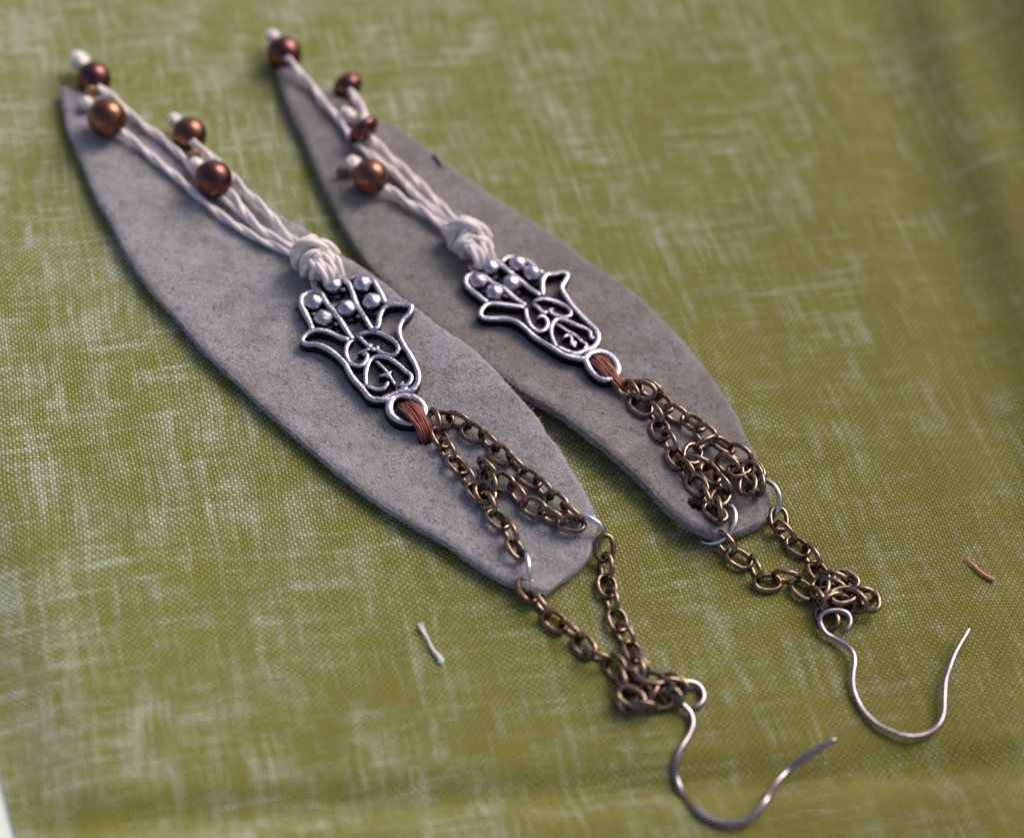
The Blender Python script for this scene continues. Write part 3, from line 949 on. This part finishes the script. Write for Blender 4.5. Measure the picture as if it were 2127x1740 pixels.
# lower chains, left
O8 = (1040, 1120); S8 = .2535
chain(EL, zc(O8, S8, [(235, 400), (340, 540), (440, 650), (540, 720), (600, 760), (690, 860), (770, 950), (880, 960), (950, 1040), (990, 1150), (1030, 1270), (1060, 1370), (1150, 1380)]), z_cloth, 0, seed=4, base_roll=22, zs=[.08, .02, 0])
chain(EL, zc(O8, S8, [(855, 60), (850, 160), (865, 260), (878, 370), (910, 500), (945, 620), (980, 740), (1070, 850), (1100, 960), (1140, 1040), (1220, 1100), (1300, 1190), (1400, 1210)]), z_cloth, 0, seed=5, base_roll=-10, zs=[.12, .05, .0, 0, 0, 0, 0, .02, .06, .06, .08, .08, .05])
loose_links(EL, [(*zc(O8, S8, [(1060, 1150)])[0], 35, 30, .08), (*zc(O8, S8, [(1150, 1290)])[0], 100, 20, .05), (*zc(O8, S8, [(1300, 1310)])[0], 0, 15, .0),
                 (*zc(O8, S8, [(1230, 1130)])[0], 10, -20, .14), (*zc(O8, S8, [(1390, 1280)])[0], 40, 60, .02), (*zc(O8, S8, [(1120, 1060)])[0], 70, 65, .10),
                 (*zc(O8, S8, [(1230, 1250)])[0], 120, 60, .05), (*zc(O8, S8, [(1070, 1290)])[0], 30, 10, .10), (*zc(O8, S8, [(1420, 1190)])[0], 30, 30, .08)], z_cloth)
# ear hook, left
O11 = (1340, 1380); S11 = .2074
ear_hook(EL, zc(O11, S11, [(472, 438), (540, 405), (582, 350), (580, 280), (530, 205), (440, 172), (350, 182), (300, 235), (315, 320), (380, 405), (455, 490), (475, 600), (430, 720), (350, 850), (305, 980), (312, 1130), (380, 1300), (500, 1440),
                           (640, 1540), (780, 1580), (910, 1585), (1030, 1550), (1130, 1460), (1220, 1340), (1310, 1190), (1430, 1060), (1600, 930), (1760, 830), (1910, 740)]),
         [.04, .04, .04, .05, .06, .10, .13, .13, .11, .09, .07, .06, .05, .05, .04, .04, .04, .04, .05, .06, .08, .10, .13, .16, .20, .24, .28, .30, .32], 0.040)

# upper chains, right
O7 = (1260, 760)
chain(ER, zc(O7, SL, [(230, 230), (310, 340), (380, 380), (450, 440), (500, 580), (580, 720), (650, 850), (745, 980), (850, 1090), (905, 1220), (980, 1300)]), z_right, 1, seed=6, base_roll=15)
chain(ER, zc(O7, SL, [(220, 190), (330, 190), (460, 270), (550, 380), (670, 460), (790, 490), (890, 610), (1010, 670), (1130, 760), (1250, 840), (1340, 940), (1370, 1060)]), z_right, 0, seed=7, base_roll=-12, lift=0.02)
chain(ER, zc(O7, SL, [(880, 700), (780, 760), (790, 880), (890, 880), (960, 1000), (1070, 1090), (1010, 1190), (1020, 1290)]), z_right, 1, seed=8, base_roll=10, lift=0.05)
loose_links(ER, [(*zc(O7, SL, [(1090, 890)])[0], 35, 65, .03), (*zc(O7, SL, [(1200, 930)])[0], 150, 10, .05), (*zc(O7, SL, [(1270, 1070)])[0], 90, 30, .08), 
                 (*zc(O7, SL, [(1310, 960)])[0], 60, 20, .10), (*zc(O7, SL, [(330, 220)])[0], 20, 30, .08)], z_right)
# jump rings, right
c = at(1486, 1086, 0.12)
ring(ER, c, at(1507, 1124, 0.12) - at(1494, 1046, 0.12), Vector((0.75, 0.15, 0.65)), 0.29, 0.038)
c = at(1584, 1040, 0.12)
ring(ER, c, at(1612, 1068, 0.12) - at(1562, 1010, 0.12), Vector((0.45, 0.25, 0.8)), 0.26, 0.036)
# lower chains, right
O9 = (1440, 1060); S9 = .2074
chain(ER, zc(O9, S9, [(320, 330), (430, 450), (590, 540), (640, 660), (740, 700), (880, 660), (1020, 690), (1110, 790), (1220, 850), (1280, 960), (1350, 1060)]), z_cloth, 1, seed=9, base_roll=12, zs=[.06, .02, 0])
chain(ER, zc(O9, S9, [(860, 70), (880, 190), (970, 270), (1080, 360), (1170, 450), (1240, 570), (1310, 670), (1400, 700)]), z_cloth, 0, seed=10, base_roll=5, zs=[.08, .05, 0])
loose_links(ER, [(*zc(O9, S9, [(1530, 690)])[0], 30, 5, .10), (*zc(O9, S9, [(1500, 850)])[0], -15, 0, .12), (*zc(O9, S9, [(1270, 770)])[0], 100, 30, .06), (*zc(O9, S9, [(1390, 930)])[0], -30, 50, .08),
                 (*zc(O9, S9, [(1620, 900)])[0], 40, 60, .08), (*zc(O9, S9, [(1770, 900)])[0], 80, 10, .06), (*zc(O9, S9, [(1400, 780)])[0], 25, 60, .04), (*zc(O9, S9, [(1480, 940)])[0], 10, 30, .02),
                 (*zc(O9, S9, [(1340, 880)])[0], 50, 10, .02), (*zc(O9, S9, [(1690, 850)])[0], 10, 70, .04), (*zc(O9, S9, [(1560, 800)])[0], 60, 40, .0)], z_cloth)
O10 = (1640, 1200); S10 = .21887
ear_hook(ER, zc(O10, S10, [(532, 512), (562, 465), (578, 400), (545, 335), (460, 305), (370, 315), (300, 355), (290, 430), (335, 515), (400, 560), (500, 615), (590, 690), (618, 790), (603, 900), (600, 1020), (630, 1130), (700, 1260), (820, 1380),
                           (950, 1450), (1080, 1495), (1200, 1503), (1320, 1470), (1410, 1400), (1460, 1290), (1468, 1150), (1480, 980), (1520, 850), (1565, 730), (1630, 610), (1712, 475)]),
         [.10, .11, .12, .14, .15, .15, .13, .10, .08, .07, .08, .10, .10, .09, .07, .05, .05, .06, .07, .08, .08, .08, .09, .10, .12, .13, .15, .16, .17, .18], 0.034)

# =================================================================== loose bits
mb = MB()
C = catmull([at(x, y, z_cloth) + Vector((0, 0, 0.04)) for x, y in [(872, 1300), (880, 1314), (888, 1328), (896, 1346), (906, 1360), (914, 1370), (917, 1382)]], 0.03)
for q in range(16):      # loose filaments, bunched in the middle and splayed at both ends
    ph = rnd.uniform(0, 6.28); rad = rnd.uniform(.2, 1.0); D = []
    for i, p in enumerate(C):
        t = i / (len(C) - 1); sp = 0.024 + 0.035 * max(0, 0.3 - t) + 0.05 * max(0, t - 0.75) - 0.012 * math.exp(-((t - 0.4) / 0.12) ** 2)
        D.append(p + Vector((math.cos(ph + t * 3), math.sin(ph + t * 3) * 0.8, math.sin(ph * 2 + t * 4) * 0.5)) * sp * rad)
    k = rnd.randrange(0, 3); e = len(D) - rnd.randrange(0, 4)
    tube(mb, D[k:e], 0.0075, 5)
o = mb.build('thread_snippet', MT['lint'], origin=C[0])
o['label'] = 'short white thread end lying on the green cloth left of the lower ear hook'; o['category'] = 'thread'
mb = MB()
C = catmull([at(x, y, z_cloth) + Vector((0, 0, 0.03)) for x, y in zc((1900, 1080), .1267, [(820, 640), (950, 760), (1060, 870), (1180, 950), (1295, 1005)])], 0.03)
T_, N_ = frames(C); D = []
tube(mb, C, 0.030, 8, rfun=lambda t: 0.45 + 0.75 * t if t < 0.8 else 1.05)
for i, v in enumerate(mb.v): v.z = 0.012 + z_cloth(v.x, v.y) + (v.z - z_cloth(v.x, v.y)) * 0.8
o = mb.build('leather_shred', MT['shred'], origin=C[0])
o['label'] = 'thin curved reddish brown shred on the cloth near the right edge'; o['category'] = 'scrap'
mb = MB()
C = catmull([at(x, y, z_right) + Vector((0, 0, 0.02)) for x, y in [(899, 322), (905, 331), (912, 339), (917, 349)]], 0.03)
tube(mb, C, 0.022, 7, rfun=lambda t: 0.5 + math.sin(t * 3.0) * 0.5)
MT['dark'] = mat_thread('dark_fibre', (0.03, 0.03, 0.045), (0.06, 0.055, 0.07), 0.1, 0.8)
o = mb.build('dark_fibre', MT['dark'], origin=C[0])
o['label'] = 'tiny dark fibre stuck on the upper edge of the browner feather'; o['category'] = 'fibre'
